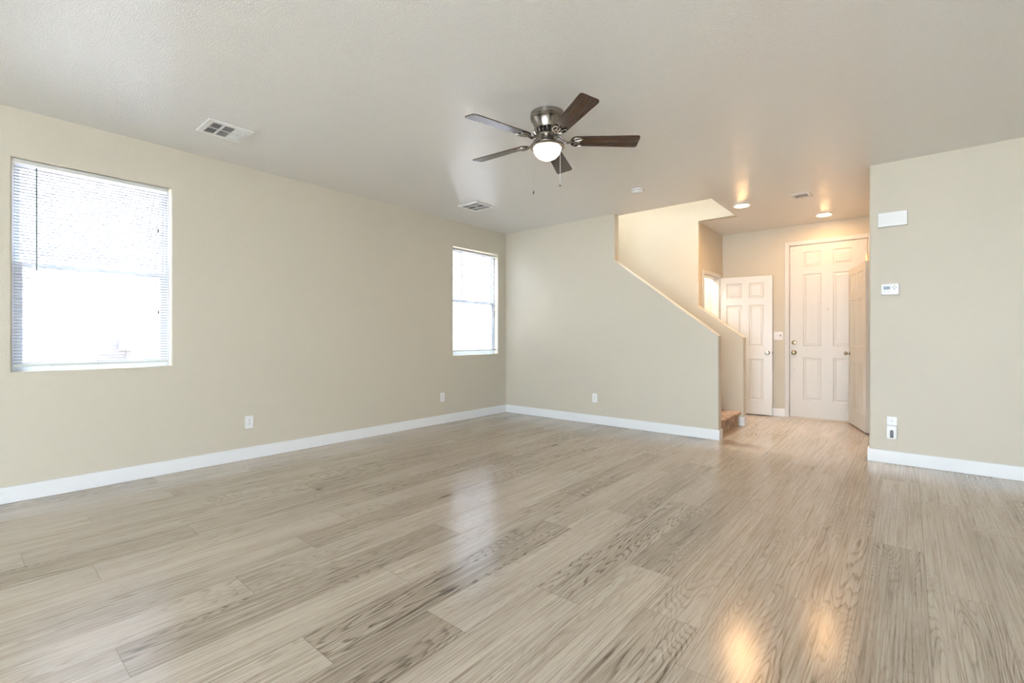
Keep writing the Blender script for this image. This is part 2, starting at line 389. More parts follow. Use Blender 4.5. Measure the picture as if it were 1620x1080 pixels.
# ---- baseboards (115 mm)
BH, BT = .115, .014
def base(name, pts, label):
    """pts: list of (x0,x1,y0,y1) boxes"""
    bm = bmesh.new()
    for b in pts: box(bm, b[0], b[1], b[2], b[3], 0.0005, BH)
    o = obj(name, bm, M_trim, bevel=.003, seg=2); tag(o, label, kind='structure'); return o
base('baseboard_left', [(0, BT, YR, 0)], 'white baseboard along the window wall')
base('baseboard_back', [(BT, 3.133+BT, -BT, 0), (3.133, 3.133+BT, 0, .115)], 'white baseboard along the back wall')
base('baseboard_right', [(4.473-BT, XE, -BT, 0), (4.473-BT, 4.473, 0, .115)], 'white baseboard at the right wall')
base('baseboard_stair', [(3.118, 3.118+BT, 1.1-BT, 1.215+BT), (3.075, 3.118, 1.1-BT, 1.1), (2.6, 3.118, 1.215, 1.215+BT)], 'white baseboard wrapping the stair wall end')
base('baseboard_entry', [(2.55, 3.385, 2.25-BT, 2.25)], 'white baseboard beside the front door')
base('baseboard_rear', [(BT, 2.85, YR, YR+BT), (7.15, XE-BT, YR, YR+BT)], 'white baseboard at the rear')
base('baseboard_side', [(XE-BT, XE, YR, -BT)], 'white baseboard of the far side wall')

# ---- windows: vinyl single-hung units set in the drywall openings
def window(name, Y0, Y1, Z0, Z1, label, mid=.5):
    r = empty(name, (-.10, (Y0+Y1)/2, Z0)); tag(r, label, kind='structure')
    w = (Y1-Y0)/2; h = Z1-Z0
    def fr(n, y0, y1, z0, z1, t, x0, x1):
        bm = bmesh.new()
        box(bm, x0, x1, y0, y0+t, z0, z1); box(bm, x0, x1, y1-t, y1, z0, z1); box(bm, x0, x1, y0+t, y1-t, z0, z0+t); box(bm, x0, x1, y0+t, y1-t, z1-t, z1)
        return obj(n, bm, M_vinyl, r, bevel=.003)
    fr('window_frame', -w, w, 0, h, .022, -.045, .02)
    zm = h*mid
    up = fr('upper_sash', -w+.022, w-.022, zm-.005, h-.022, .022, -.035, -.012)
    lo = fr('lower_sash', -w+.022, w-.022, .022, zm+.025, .036, -.008, .016)
    bm = bmesh.new(); box(bm, -.026, -.022, -w+.04, w-.04, zm+.012, h-.04); obj('glass_pane', bm, M_glass, up)
    bm = bmesh.new(); box(bm, .002, .006, -w+.055, w-.055, .055, zm-.008); obj('glass_pane', bm, M_glass, lo)
    bm = bmesh.new(); box(bm, .016, .026, -.03, .03, zm+.004, zm+.022); obj('sash_lock', bm, M_vinyl, r, bevel=.002)
    return r
window('window_1', *W1, 'large white vinyl window behind blinds at the left')
window('window_2', *W2, 'white vinyl window behind blinds near the corner')
def rear_window(name, x0, x1, label):
    r = empty(name, ((x0+x1)/2, YR-.05, .08)); tag(r, label, kind='structure')
    w = (x1-x0)/2; h = 2.32
    bm = bmesh.new(); t = .05
    for a, b in ((-w, -w+t), (w-t, w), (-t/2, t/2)): box(bm, a, b, -.03, .03, 0, h)
    for a, b in ((-w+t, -t/2), (t/2, w-t)):
        box(bm, a, b, -.03, .03, 0, t); box(bm, a, b, -.03, .03, h-t, h)
    obj('window_frame', bm, M_vinyl, r)
    for a, b in ((-w+t, -t/2), (t/2, w-t)):
        bm = bmesh.new(); box(bm, a, b, -.003, .003, t, h-t); obj('glass_pane', bm, M_glass, r)
rear_window('window_added_rear', 2.9, 7.1, 'added sliding glass door in the unseen rear wall, for daylight')  # door added in the unseen wall to brighten the room with daylight

# ---- mini blinds
def blind(Y0, Y1, Ztop, Zbot, label, wand, cords, pulls, mid, tilt=-9):
    r = empty('window_blind', (-.028, 0, Zbot)); tag(r, label, 'blind', 'white mini blinds')
    z0 = 0; zt = Ztop - Zbot
    bm = bmesh.new()
    box(bm, -.014, .014, Y0, Y1, zt-.028, zt)
    obj('headrail', bm, M_plastic_w, r, bevel=.003)
    bm = bmesh.new(); p = .0215; n = int((zt-.045)/p); hw = .0125; a = math.radians(tilt); z = .026
    for i in range(n):
        zc = z + i*p
        if zc > zt-.036: break
        cs = []
        for q in range(4):
            s = -1 + 2*q/3; bow = .0018*(1-s*s)
            # inner (room) edge low, outer edge high
            x = s*hw*math.cos(a) + bow*math.sin(a); zz = zc - s*hw*math.sin(a) + bow*math.cos(a)
            cs.append((x, zz))
        v0 = [bm.verts.new((x, Y0+.004, zz)) for x, zz in cs]; v1 = [bm.verts.new((x, Y1-.004, zz)) for x, zz in cs]
        for q in range(3): bm.faces.new((v0[q], v0[q+1], v1[q+1], v1[q]))
    obj('slats', bm, M_slat, r, smooth=True, angle=80)
    bm = bmesh.new(); box(bm, -.012, .012, Y0+.003, Y1-.003, 0, .015); obj('bottom_rail', bm, M_plastic_w, r, bevel=.003)
    for y in cords:
        bm = bmesh.new(); tube(bm, [(.0135, y, .015), (.0135, y, zt-.02)], .0009, 5); tube(bm, [(-.0135, y, .015), (-.0135, y, zt-.02)], .0009, 5)
        obj('ladder_cord', bm, M_cord, r)
        bm = bmesh.new(); lathe(bm, [(.006, 0), (.006, .003), (.003, .006)], 12, Matrix.Translation((0, y, -.004))); obj('cord_button', bm, M_plastic_w, r)
    bm = bmesh.new(); tube(bm, [(.020, wand, zt-.045), (.020, wand, wandz - Zbot)], .0042, 8)
    w_ = obj('tilt_wand', bm, M_wand, r, smooth=True); w_['label'] = 'dark clear tilt wand'
    bm = bmesh.new(); tube(bm, [(.012, wand, zt-.02), (.020, wand, zt-.03), (.020, wand, zt-.045)], .0022, 6); obj('wand_hook', bm, M_plastic_w, w_)
    for y, zz in pulls:
        bm = bmesh.new(); tube(bm, [(.018, y, zt-.028), (.018, y, zz-Zbot+.02)], .0011, 5); c_ = obj('lift_cord', bm, M_cord, r)
        bm = bmesh.new(); lathe(bm, [(.002, .03), (.005, .022), (.0045, .012), (.007, .004), (.006, 0)], 12, Matrix.Translation((.018, y, zz-Zbot-.005))); k_ = obj('cord_tassel', bm, M_black, c_, smooth=True); k_['label'] = 'dark cord tassel'
    return r
wandz = 1.62
blind(-5.231, -4.330, 2.395, .938, 'lowered white mini blind of the larger window at far left', -5.115, (-5.03, -4.775, -4.46), ((-4.402, 2.02), (-4.400, 1.345)), 0)
wandz = 1.66
blind(-1.096, -.200, 2.380, .955, 'lowered white mini blind of the smaller window near the room corner', -.93, (-.95, -.64, -.33), (), 0)

# ---- neighbour's house and side yard outside the windows
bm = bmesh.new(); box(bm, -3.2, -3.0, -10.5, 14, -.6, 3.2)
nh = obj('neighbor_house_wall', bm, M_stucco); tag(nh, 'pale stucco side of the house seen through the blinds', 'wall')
bm = bmesh.new(); box(bm, -12, 20, -22, 16, -.7, -.6); tag(obj('yard_ground', bm, M_ground), 'pale gravel ground outside the windows', 'ground')
bm = bmesh.new(); box(bm, -2.88, -.17, -8.5, 10, -.598, -.55); tag(obj('bounce_cut_strip', bm, M_bounce_cut), 'added dark ground strip between the two houses, cutting sun bounce', 'ground')  # added to keep sunlit ground from over-brightening the slats and stucco
g = empty('gas_meter', (-2.95, -4.06, .0)); tag(g, 'pale utility meter on the stucco wall seen through left blind', 'meter')
bm = bmesh.new(); box(bm, -.05, .06, -.09, .09, .98, 1.16); obj('meter_box', bm, M_meter, g, bevel=.01)
bm = bmesh.new(); lathe(bm, [(.075, 0), (.075, .04), (.06, .05)], 24, Matrix.Translation((.06, 0, 1.27)) @ Matrix.Rotation(PI/2, 4, 'Y')); obj('meter_dial', bm, M_meter, g, smooth=True)
bm = bmesh.new(); tube(bm, [(.0, 0, -.6), (.0, 0, .98)], .014); obj('meter_pipe', bm, M_meter, g)

# ================================================================== doors
def panel_slab(bm, w, h, t, cols, rows):
    """door slab: x 0..w, z 0..h, thickness y -t/2..t/2, six raised panels on both faces"""
    xs = sorted({0, w, *[c for q in cols for c in q]}); zs = sorted({0, h, *[c for q in rows for c in q]})
    def isp(x, z): return any(a <= x <= b for a, b in cols) and any(a <= z <= b for a, b in rows)
    for sgn in (-1, 1):
        y0 = sgn*t/2
        for i in range(len(xs)-1):
            for j in range(len(zs)-1):
                x0, x1, z0, z1 = xs[i], xs[i+1], zs[j], zs[j+1]
                if not isp((x0+x1)/2, (z0+z1)/2):
                    bm.faces.new([bm.verts.new(q) for q in ((x0,y0,z0),(x1,y0,z0),(x1,y0,z1),(x0,y0,z1))]); continue
                prevr = None
                for ins, dep in ((0, 0), (.008, .008), (.022, .008), (.040, .002)):
                    ring = [bm.verts.new((a, y0 - sgn*dep, b)) for a, b in ((x0+ins, z0+ins), (x1-ins, z0+ins), (x1-ins, z1-ins), (x0+ins, z1-ins))]
                    if prevr:
                        for q in range(4): bm.faces.new((prevr[q], prevr[(q+1)%4], ring[(q+1)%4], ring[q]))
                    prevr = ring
                bm.faces.new(prevr)
    a, b = -t/2, t/2
    for q in (((0,a,0),(0,b,0),(0,b,h),(0,a,h)), ((w,a,0),(w,b,0),(w,b,h),(w,a,h)), ((0,a,0),(w,a,0),(w,b,0),(0,b,0)), ((0,a,h),(w,a,h),(w,b,h),(0,b,h))):
        bm.faces.new([bm.verts.new(v) for v in q])
    bmesh.ops.remove_doubles(bm, verts=bm.verts[:], dist=1e-5)
KNOB = [(.0, 0), (.033, 0), (.033, .006), (.028, .010), (.012, .014), (.011, .026), (.020, .032), (.027, .044), (.026, .056), (.018, .064), (0, .066)]
def knob(parent, x, z, t, m, name='door_knob', both=True):
    """knob on the faces of a slab; local -y and +y"""
    for s in ((-1, 1) if both else (-1,)):
        bm = bmesh.new(); lathe(bm, KNOB, 28, Matrix.Translation((x, s*t/2, z)) @ Matrix.Rotation(PI/2*(1 if s < 0 else -1), 4, 'X')); obj(name, bm, m, parent, smooth=True)
# front door
d1 = empty('door_1', (3.447, 2.275, 0)); tag(d1, 'tall white six-panel front door', kind='structure')
bm = bmesh.new(); panel_slab(bm, .893, 2.43, .044, ((.165, .38), (.515, .73)), ((.24, .845), (1.01, 2.02), (2.125, 2.335)))
for v in bm.verts: v.co.z += .018
sl = obj('door_slab', bm, M_door, d1)
knob(sl, .052, .932, .044, M_brass, both=False)
bm = bmesh.new(); lathe(bm, [(0,0), (.031, 0), (.031, .008), (.026, .016), (.012, .018), (0, .018)], 28, Matrix.Translation((.052, -.022, 1.072)) @ Matrix.Rotation(PI/2, 4, 'X'))
box(bm, -.006, .006, -.018, .018, .016, .030, M=Matrix.Translation((.052, -.022, 1.072)) @ Matrix.Rotation(PI/2, 4, 'X') @ Matrix.Rotation(.7, 4, 'Z'))
obj('deadbolt', bm, M_brass, sl, smooth=True, angle=40)
bm = bmesh.new(); lathe(bm, [(0,0), (.009, 0), (.009, .004), (.005, .006), (0, .006)], 16, Matrix.Translation((.452, -.022, 1.535)) @ Matrix.Rotation(PI/2, 4, 'X')); obj('peephole', bm, M_chrome, sl, smooth=True)
bm = bmesh.new()
for zz in (.70, .675): lathe(bm, [(0,0), (.004, 0), (.004, .0008), (0, .0008)], 10, Matrix.Translation((.052, -.0221, zz)) @ Matrix.Rotation(PI/2, 4, 'X'))
obj('screw_hole', bm, M_slot, sl)
for zz, hh in ((2.41, .055), (2.20, .045)):
    bm = bmesh.new(); prism(bm, rrect(.030, zz, .042, hh, .012), 'y', -.034, -.0225); box(bm, -.028, .010, -.046, -.030, zz-hh*.42, zz-hh*.18); obj('door_guard', bm, M_door, sl, bevel=.002)
for zz in (2.20, 1.25, .25):
    bm = bmesh.new(); tube(bm, [(.899, -.032, zz-.05), (.899, -.032, zz+.05)], .0065, 10); box(bm, .868, .895, -.0235, -.0215, zz-.045, zz+.045); h_ = obj('hinge', bm, M_reflect, sl, smooth=True); h_['label'] = 'brass hinge'
bm = bmesh.new()
box(bm, -.015, -.004, -.03, .10, 0, 2.462); box(bm, .897, .908, -.03, .10, 0, 2.462); box(bm, -.015, .908, -.03, .10, 2.452, 2.462)
box(bm, -.004, .010, .024, .10, 0, 2.452); box(bm, .883, .897, .024, .10, 0, 2.452); box(bm, .010, .883, .024, .10, 2.438, 2.452)
obj('door_frame', bm, M_door, d1)
bm = bmesh.new()
box(bm, -.064, -.008, -.041, -.025, 0, 2.515); box(bm, .901, .957, -.041, -.025, 0, 2.515); box(bm, -.008, .901, -.041, -.025, 2.459, 2.515)
obj('door_casing', bm, M_door, d1, bevel=.004)
bm = bmesh.new(); prism(bm, [(-.048, 0), (.09, 0), (.09, .016), (-.034, .016)], 'x', -.004, .897); obj('threshold', bm, M_threshold, d1)
bm = bmesh.new(); box(bm, .0, .893, -.020, .0, .0155, .019); obj('door_sweep', bm, M_dark, d1)
# open closet door, hinged at the closet doorway and folded back against the entry wall
p0 = Vector((2.548, 2.085)); p1 = Vector((3.236, 2.185)); a_ = math.atan2(p1.y-p0.y, p1.x-p0.x)
d2 = empty('door_2', (p0.x, p0.y, 0), a_); tag(d2, 'open white six-panel closet door', kind='structure')
bm = bmesh.new(); panel_slab(bm, .695, 2.035, .035, ((.083, .293), (.390, .585)), ((.205, .815), (.995, 1.61), (1.715, 1.94)))
for v in bm.verts: v.co.z += .016
sl = obj('door_slab', bm, M_door, d2)
bm = bmesh.new(); lathe(bm, KNOB, 28, Matrix.Translation((.632, -.0175, .925)) @ Matrix.Rotation(PI/2, 4, 'X')); obj('door_knob', bm, M_chrome, sl, smooth=True)
bm = bmesh.new(); box(bm, .6945, .6965, -.011, .011, .895, .95); box(bm, .6965, .704, -.006, .006, .915, .932); obj('latch_plate', bm, M_slot, sl)
for zz in (1.83, .2):
    bm = bmesh.new(); tube(bm, [(-.006, -.022, zz-.04), (-.006, -.022, zz+.04)], .006, 10); obj('hinge', bm, M_door, sl, smooth=True)
# its doorway casing on the entry wall
r = empty('trim_1', (2.53, 1.708, 0)); tag(r, 'cream casing around the closet doorway', kind='structure')
bm = bmesh.new(); box(bm, 0, .014, -.354-.055, -.354, 0, 2.107); box(bm, 0, .014, .354, .354+.055, 0, 2.107); box(bm, 0, .014, -.354, .354, 2.052, 2.107)
obj('door_casing', bm, M_door, r, bevel=.003)
bm = bmesh.new(); box(bm, -.10, 0, -.354, -.342, 0, 2.052); box(bm, -.10, 0, .342, .354, 0, 2.052); box(bm, -.10, 0, -.342, .342, 2.040, 2.052)
obj('door_jamb', bm, M_door, r)
# side door at the right of the entry, standing ajar
p0 = Vector((4.381, 1.458)); p1 = Vector((4.158, 2.205)); a_ = math.atan2(p1.y-p0.y, p1.x-p0.x); wd = (p1-p0).length
d3 = empty('door_3', (p0.x, p0.y, 0), a_); tag(d3, 'white six-panel side door standing ajar by the right wall', kind='structure')
bm = bmesh.new(); panel_slab(bm, wd, 2.03, .035, ((.10, wd/2-.045), (wd/2+.045, wd-.10)), ((.205, .815), (.995, 1.61), (1.715, 1.94)))
for v in bm.verts: v.co.z += .018
sl = obj('door_slab', bm, M_door, d3)
for s in (1, -1):
    bm = bmesh.new(); lathe(bm, KNOB, 28, Matrix.Translation((wd-.062, s*.0175, .935)) @ Matrix.Rotation(-s*PI/2, 4, 'X')); obj('door_knob', bm, M_chrome, sl, smooth=True)
for zz in (1.83, 1.05, .2):
    bm = bmesh.new(); tube(bm, [(-.006, -.022, zz-.04), (-.006, -.022, zz+.04)], .006, 10); obj('hinge', bm, M_chrome, sl, smooth=True)

# ================================================================== stairs
st = empty('staircase', (3.04, .6, 0)); tag(st, 'tan carpeted stairs rising between the two slanting walls', 'stairs')
RI, GO = .183, .236
for i in range(11):
    bm = bmesh.new(); x1 = 3.075 - 3.04 - i*GO; zt = RI*(i+1)
    xb = x1 - GO - .03
    prof = [(x1-.022, max(0.0, zt-RI-.0)), (x1-.022, zt-.042)]
    for q in range(9):
        t = -PI/2 + PI*q/8; prof.append((x1-.004 + .019*math.cos(t), zt-.020 + .020*math.sin(t)))
    prof += [(xb, zt), (xb, max(0.0, zt-RI))]
    y1 = (1.099 if i else 1.099) - .6
    prism(bm, prof, 'y', .116-.6, y1)
    # slightly irregular, wrapped carpet
    obj('carpeted_step', bm, M_carpet, st, smooth=True, angle=60)

# ================================================================== ceiling fan
FC = Vector((2.785, -2.770, H))
fan = empty('ceiling_fan', FC); tag(fan, 'brushed nickel ceiling fan with five dark wood blades and lit bowl', 'ceiling fan')
bm = bmesh.new(); lathe(bm, [(0, 0), (.112, 0), (.120, -.004), (.121, -.034), (.116, -.040), (.118, -.044), (.118, -.050), (.112, -.056), (.106, -.064), (.098, -.085), (.090, -.105), (.088, -.118), (.094, -.124), (.0, -.124)], 56)
obj('motor_housing', bm, M_nickel, fan, smooth=True, angle=28)
bm = bmesh.new(); lathe(bm, [(0, -.122), (.070, -.122), (.078, -.150), (.060, -.165), (0, -.165)], 40); obj('motor', bm, M_black, fan, smooth=True)
bm = bmesh.new()
for k in range(20):
    Mx = Matrix.Rotation(2*PI*k/20, 4, 'Z')
    pts = [(.089, 0, -.120), (.096, 0, -.130), (.098, 0, -.142), (.090, 0, -.154), (.072, 0, -.162)]
    tube(bm, [Mx @ Vector(p) for p in pts], .0055, 6)
lathe(bm, [(.055, -.158), (.080, -.158), (.082, -.164), (.078, -.170), (.050, -.172)], 40)
obj('motor_vent_ring', bm, M_nickel, fan, smooth=True)
BZ = -.197
def blade_bm():
    bm = bmesh.new(); r0, r1 = .165, .652; w0, w1 = .052, .066; t = .003; n = 8; pts = []
    for i in range(n+1):       # rounded root
        a = PI/2 + PI*i/n; pts.append((r0+.040 + .040*math.cos(a), w0*math.sin(a)))
    for i in range(7):         # tip corners
        a = -PI/2 + PI/2*i/6; pts.append((r1-.022 + .022*math.cos(a), -(w1-.022) + .022*math.sin(a)))
    for i in range(7):
        a = PI/2*i/6; pts.append((r1-.022 + .022*math.cos(a), (w1-.022) + .022*math.sin(a)))
    prism(bm, pts, 'z', -t, t)
    bmesh.ops.rotate(bm, cent=(0,0,0), matrix=Matrix.Rotation(math.radians(-12), 3, 'X'), verts=bm.verts[:])
    return bm
def iron_bm():
    bm = bmesh.new()
    # plate under the blade root: two open scroll loops around a trefoil
    R = Matrix.Rotation(math.radians(-12), 3, 'X')
    def T(pts, r): tube(bm, [R @ Vector(p) for p in pts], r, 6)
    z = -.008
    for s in (-1, 1):
        T([(.168, s*.008, z), (.176, s*.030, z), (.198, s*.046, z), (.228, s*.046, z), (.246, s*.034, z), (.236, s*.024, z), (.214, s*.020, z), (.196, s*.010, z)], .0055)
    T([(.165, 0, z), (.190, 0, z), (.226, 0, z)], .0070)
    for p in ((.196, .022), (.196, -.022), (.226, 0)):
        v = R @ Vector((p[0], p[1], z)); lathe(bm, [(0, -.006), (.008, -.005), (.009, .002), (0, .002)], 12, Matrix.Translation(v))
    for s in (-1, 1): tube(bm, [(.078, s*.016, .030), (.095, s*.018, .022), (.112, s*.016, .002), (.135, s*.010, -.012), (.168, s*.006, -.009)], [.007,.007,.006,.006,.006], 8)
    return bm
bl0 = obj('fan_blade', blade_bm(), M_blade, fan); ir0 = obj('blade_iron', iron_bm(), M_nickel, bl0, smooth=True, angle=60)
bl0['label'] = 'dark walnut fan blade'; ir0['label'] = 'brushed nickel scroll bracket'
for k in range(5):
    b = bl0
    if k:
        b = bl0.copy(); C.objects.link(b); i_ = ir0.copy(); C.objects.link(i_); i_.parent = b
    b.location = (0, 0, BZ); b.rotation_euler = (0, 0, math.radians(-103.4 + 72*k))
bm = bmesh.new(); lathe(bm, [(0, -.160), (.044, -.165), (.046, -.205), (.050, -.214), (0, -.214)], 36); obj('light_fitter', bm, M_nickel, fan, smooth=True)
bm = bmesh.new(); lathe(bm, [(0, -.212), (.050, -.213), (.090, -.220), (.116, -.228), (.124, -.236), (.124, -.243), (.116, -.251), (.101, -.253), (.099, -.246), (0, -.246)], 56); obj('light_pan', bm, M_nickel, fan, smooth=True)
bm = bmesh.new(); lathe(bm, [(0, -.238), (.099, -.240), (.100, -.250), (.096, -.270), (.086, -.291), (.068, -.311), (.044, -.325), (.020, -.331), (0, -.332)], 48)
gb = obj('glass_bowl', bm, M_bowl, fan, smooth=True, angle=60); gb['label'] = 'glowing frosted glass bowl'
for off, zb, rb in ((-.100, 2.160, .006), (.086, 2.212, .0085)):
    p = RGT*off - FWD*.062
    bm = bmesh.new(); tube(bm, [(p.x, p.y, -.236), (p.x, p.y, zb-H)], .0012, 6)
    zz = -.24
    while zz > zb-H:
        bmesh.ops.create_icosphere(bm, subdivisions=1, radius=.0020, matrix=Matrix.Translation((p.x, p.y, zz))); zz -= .0055
    ch = obj('pull_chain', bm, M_chrome, fan, smooth=True)
    bm = bmesh.new()
    if off > 0: bmesh.ops.create_uvsphere(bm, u_segments=16, v_segments=10, radius=rb, matrix=Matrix.Translation((p.x, p.y, zb-H-.004)))
    else: lathe(bm, [(0, .010), (.003, .008), (.0065, -.002), (.0045, -.012), (0, -.014)], 14, Matrix.Translation((p.x, p.y, zb-H)))
    fo = obj('chain_fob', bm, M_grey, ch, smooth=True)
fan.rotation_euler = (0,0,0)

# ================================================================== ceiling fixtures
def vent(x0, x1, y0, y1, label, ang3=-42):
    """square register: three louvred columns along Y, each of two banks"""
    r = empty('air_vent', ((x0+x1)/2, (y0+y1)/2, H)); tag(r, label, 'air vent')
    hx, hy = (x1-x0)/2, (y1-y0)/2
    mx, my, g = .038, .038, .012
    ux = [-hx, -hx+mx, -g/2, g/2, hx-mx, hx]
    L = 2*hy - 2*my - 2*g*1.3; w = L/3; g2 = g*1.3
    uy = [-hy, -hy+my, -hy+my+w, -hy+my+w+g2, -hy+my+2*w+g2, -hy+my+2*w+2*g2, hy-my, hy]
    bm = bmesh.new()
    plate_holes(bm, ux, uy, {(i, j) for i in (1, 3) for j in (1, 3, 5)}, 'z', -.010, -.004)
    plate_holes(bm, [-hx, -hx+.004, hx-.004, hx], [-hy, -hy+.004, hy-.004, hy], {(1,1)}, 'z', -.005, .0)
    obj('vent_frame', bm, M_vent, r, bevel=.0015)
    bm = bmesh.new(); box(bm, -hx+.006, hx-.006, -hy+.006, hy-.006, -.0018, -.0008); obj('duct_shadow', bm, M_dark, r)
    for c, (j, ang) in enumerate(((1, 42), (3, 0), (5, ang3))):
        bm = bmesh.new()
        for i in (1, 3):
            xa, xb, ya, yb = ux[i], ux[i+1], uy[j], uy[j+1]
            if c == 1:
                n = 5
                for q in range(n):
                    xc = xa + (q+.5)*(xb-xa)/n
                    box(bm, -.0062, .0062, ya-yc_(ya, yb), yb-yc_(ya, yb), -.0006, .0006, M=Matrix.Translation((xc, yc_(ya, yb), -.008)) @ Matrix.Rotation(math.radians(40), 4, 'Y'))
            else:
                n = 5
                for q in range(n):
                    yc = ya + (q+.5)*(yb-ya)/n
                    box(bm, -(xb-xa)/2, (xb-xa)/2, -.0055, .0055, -.0006, .0006, M=Matrix.Translation(((xa+xb)/2, yc, -.008)) @ Matrix.Rotation(math.radians(ang), 4, 'X'))
        obj('louvers', bm, M_vent, r)
    bm = bmesh.new(); box(bm, hx-mx-.03, hx-mx-.024, hy-.024, hy-.018, -.022, -.009); obj('damper_lever', bm, M_vent, r)
    return r
def yc_(a, b): return (a+b)/2
vent(.572, .868, -4.298, -3.992, 'square white ceiling vent nearest the large left window')
vent(.572, .895, -1.560, -1.245, 'square white ceiling vent near the corner window', 42)
r = empty('air_vent', (3.832, .635, H)); tag(r, 'small white ceiling vent between the recessed lights', 'air vent')
bm = bmesh.new(); plate_holes(bm, [-.095, -.062, .062, .095], [-.108, -.050, .050, .108], {(1,1)}, 'z', -.009, -.003); plate_holes(bm, [-.095, -.091, .091, .095], [-.108, -.104, .104, .108], {(1,1)}, 'z', -.004, 0); obj('vent_frame', bm, M_vent, r)
bm = bmesh.new(); box(bm, -.09, .09, -.10, .10, -.0018, -.0008); obj('duct_shadow', bm, M_dark, r)
bm = bmesh.new()
for q in range(4): box(bm, -.062, .062, -.009, .009, -.0006, .0006, M=Matrix.Translation((0, -.030+q*.026, -.007)) @ Matrix.Rotation(.55, 4, 'X'))
for q in range(9): box(bm, -.054+q*.0135-.0015, -.054+q*.0135+.0015, -.036, .048, -.011, -.0085)
obj('louvers', bm, M_vent, r)
bm = bmesh.new(); box(bm, .0, .005, .06, .066, -.022, -.009); obj('damper_lever', bm, M_vent, r)
sd = empty('smoke_detector', (2.520, -.745, H)); tag(sd, 'round white smoke detector on the ceiling near the stairwell', 'smoke detector')
bm = bmesh.new(); lathe(bm, [(0,0), (.068,0), (.068,-.010), (.062,-.013), (0,-.013)], 40); obj('mounting_base', bm, M_plastic, sd, smooth=True)
bm = bmesh.new(); lathe(bm, [(0,-.012), (.062,-.013), (.062,-.026), (.056,-.036), (.040,-.044), (0,-.046)], 40); hs = obj('detector_cover', bm, M_plastic, sd, smooth=True)
bm = bmesh.new()
for k in range(16):
    box(bm, .055, .0628, -.006, .006, -.023, -.018, M=Matrix.Rotation(2*PI*k/16, 4, 'Z'))
obj('sensor_slots', bm, M_slot, hs)
bm = bmesh.new(); lathe(bm, [(0,-.044), (.010,-.045), (.010,-.048), (0,-.0485)], 16, Matrix.Translation((.016, -.010, 0))); obj('test_button', bm, M_plastic_w, hs)
def can(x, y, label, ml=M_lens):
    r = empty('recessed_light', (x, y, H)); tag(r, label, 'recessed light', None)
    bm = bmesh.new(); lathe(bm, [(0, 0), (.098, 0), (.100, -.004), (.094, -.009), (.080, -.012), (.074, -.008), (0, -.008)], 48); obj('trim_ring', bm, M_trim, r, smooth=True)
    bm = bmesh.new(); lathe(bm, [(0, -.006), (.074, -.007), (.073, -.011), (.055, -.015), (.03, -.018), (0, -.019)], 40); o = obj('lamp_lens', bm, ml, r, smooth=True, angle=60); o['label'] = 'glowing lens'
can(3.215, .630, 'lit round recessed light beside the stairwell opening')
can(3.915, 1.770, 'lit round recessed light in front of the tall front door', M_lens2)
r = empty('ceiling_light', (1.4, .6, 5.35)); tag(r, 'round flush light over the upper stairs', 'ceiling light')
bm = bmesh.new(); lathe(bm, [(0,0), (.16,0), (.16,-.02), (0,-.02)], 32); obj('lamp_base', bm, M_trim, r)
bm = bmesh.new(); lathe(bm, [(0,-.018), (.15,-.02), (.13,-.06), (.07,-.085), (0,-.09)], 32); obj('lamp_shade', bm, M_lens_up, r, smooth=True)
r = empty('ceiling_light', (1.85, 1.70, H)); tag(r, 'round flush light inside the closet', 'ceiling light')
bm = bmesh.new(); lathe(bm, [(0,0), (.12,0), (.12,-.02), (0,-.02)], 32); obj('lamp_base', bm, M_trim, r)
bm = bmesh.new(); lathe(bm, [(0,-.018), (.11,-.02), (.09,-.05), (.05,-.065), (0,-.07)], 32); obj('lamp_shade', bm, M_lens_cl, r, smooth=True)

# ================================================================== wall plates and devices
def outlet(loc, rz, label, half=False):
    """local: wall plane y=0, room towards -y"""
    r = empty('electrical_outlet', loc, rz); tag(r, label, 'outlet', None)
    bm = bmesh.new(); prism(bm, rrect(0, 0, .072, .117, .005), 'y', -.006, -.0002); obj('cover_plate', bm, M_plastic, r, bevel=.0015)
    for s in (1, -1):
        if half and s < 0: continue
        bm = bmesh.new(); prism(bm, rrect(0, s*.0195, .034, .028, .010), 'y', -.0085, -.0055); so = obj('socket', bm, M_plastic, r, bevel=.0006)
        bm = bmesh.new()
        for dx, w_, h_ in ((-.0065, .0022, .009), (.0065, .0022, .0075)): box(bm, dx-w_/2, dx+w_/2, -.0089, -.0086, s*.0195+.003-h_/2+.001, s*.0195+.003+h_/2+.001)
        lathe(bm, [(0,0), (.0026,0), (.0026,.0003), (0,.0003)], 10, Matrix.Translation((0, -.0086, s*.0195-.0075)) @ Matrix.Rotation(PI/2, 4, 'X'))
        obj('slots', bm, M_slot, so)
    bm = bmesh.new(); lathe(bm, [(0,0), (.003,0), (.0025,.0012), (0,.0014)], 12, Matrix.Translation((0, -.006, 0)) @ Matrix.Rotation(PI/2, 4, 'X')); obj('screw', bm, M_chrome, r)
    return r
outlet((0, -3.700, .348), PI/2, 'white outlet on the window wall between the two windows')
outlet((0, -1.300, .352), PI/2, 'white outlet on the window wall just left of the corner window')
outlet((1.562, 0, .343), 0, 'white outlet on the back wall under the stair slope')
outlet((4.637, 0, .367), 0, 'white outlet on the right wall with a plugged-in device', True)
r = empty('plug_in_freshener', (4.637, -.006, .290)); tag(r, 'white plug-in device with black arched window, below right wall outlet', 'plug-in device')
bm = bmesh.new(); prism(bm, rrect(0, 0, .074, .118, .012), 'y', -.042, -.003); obj('device_body', bm, M_plastic, r, bevel=.005, seg=3)
bm = bmesh.new(); arch = [(-.0125, -.050), (.0125, -.050), (.0125, .008)] + [(.0125*math.cos(PI*i/10), .008+.0125*math.sin(PI*i/10)) for i in range(1, 10)] + [(-.0125, .008)]
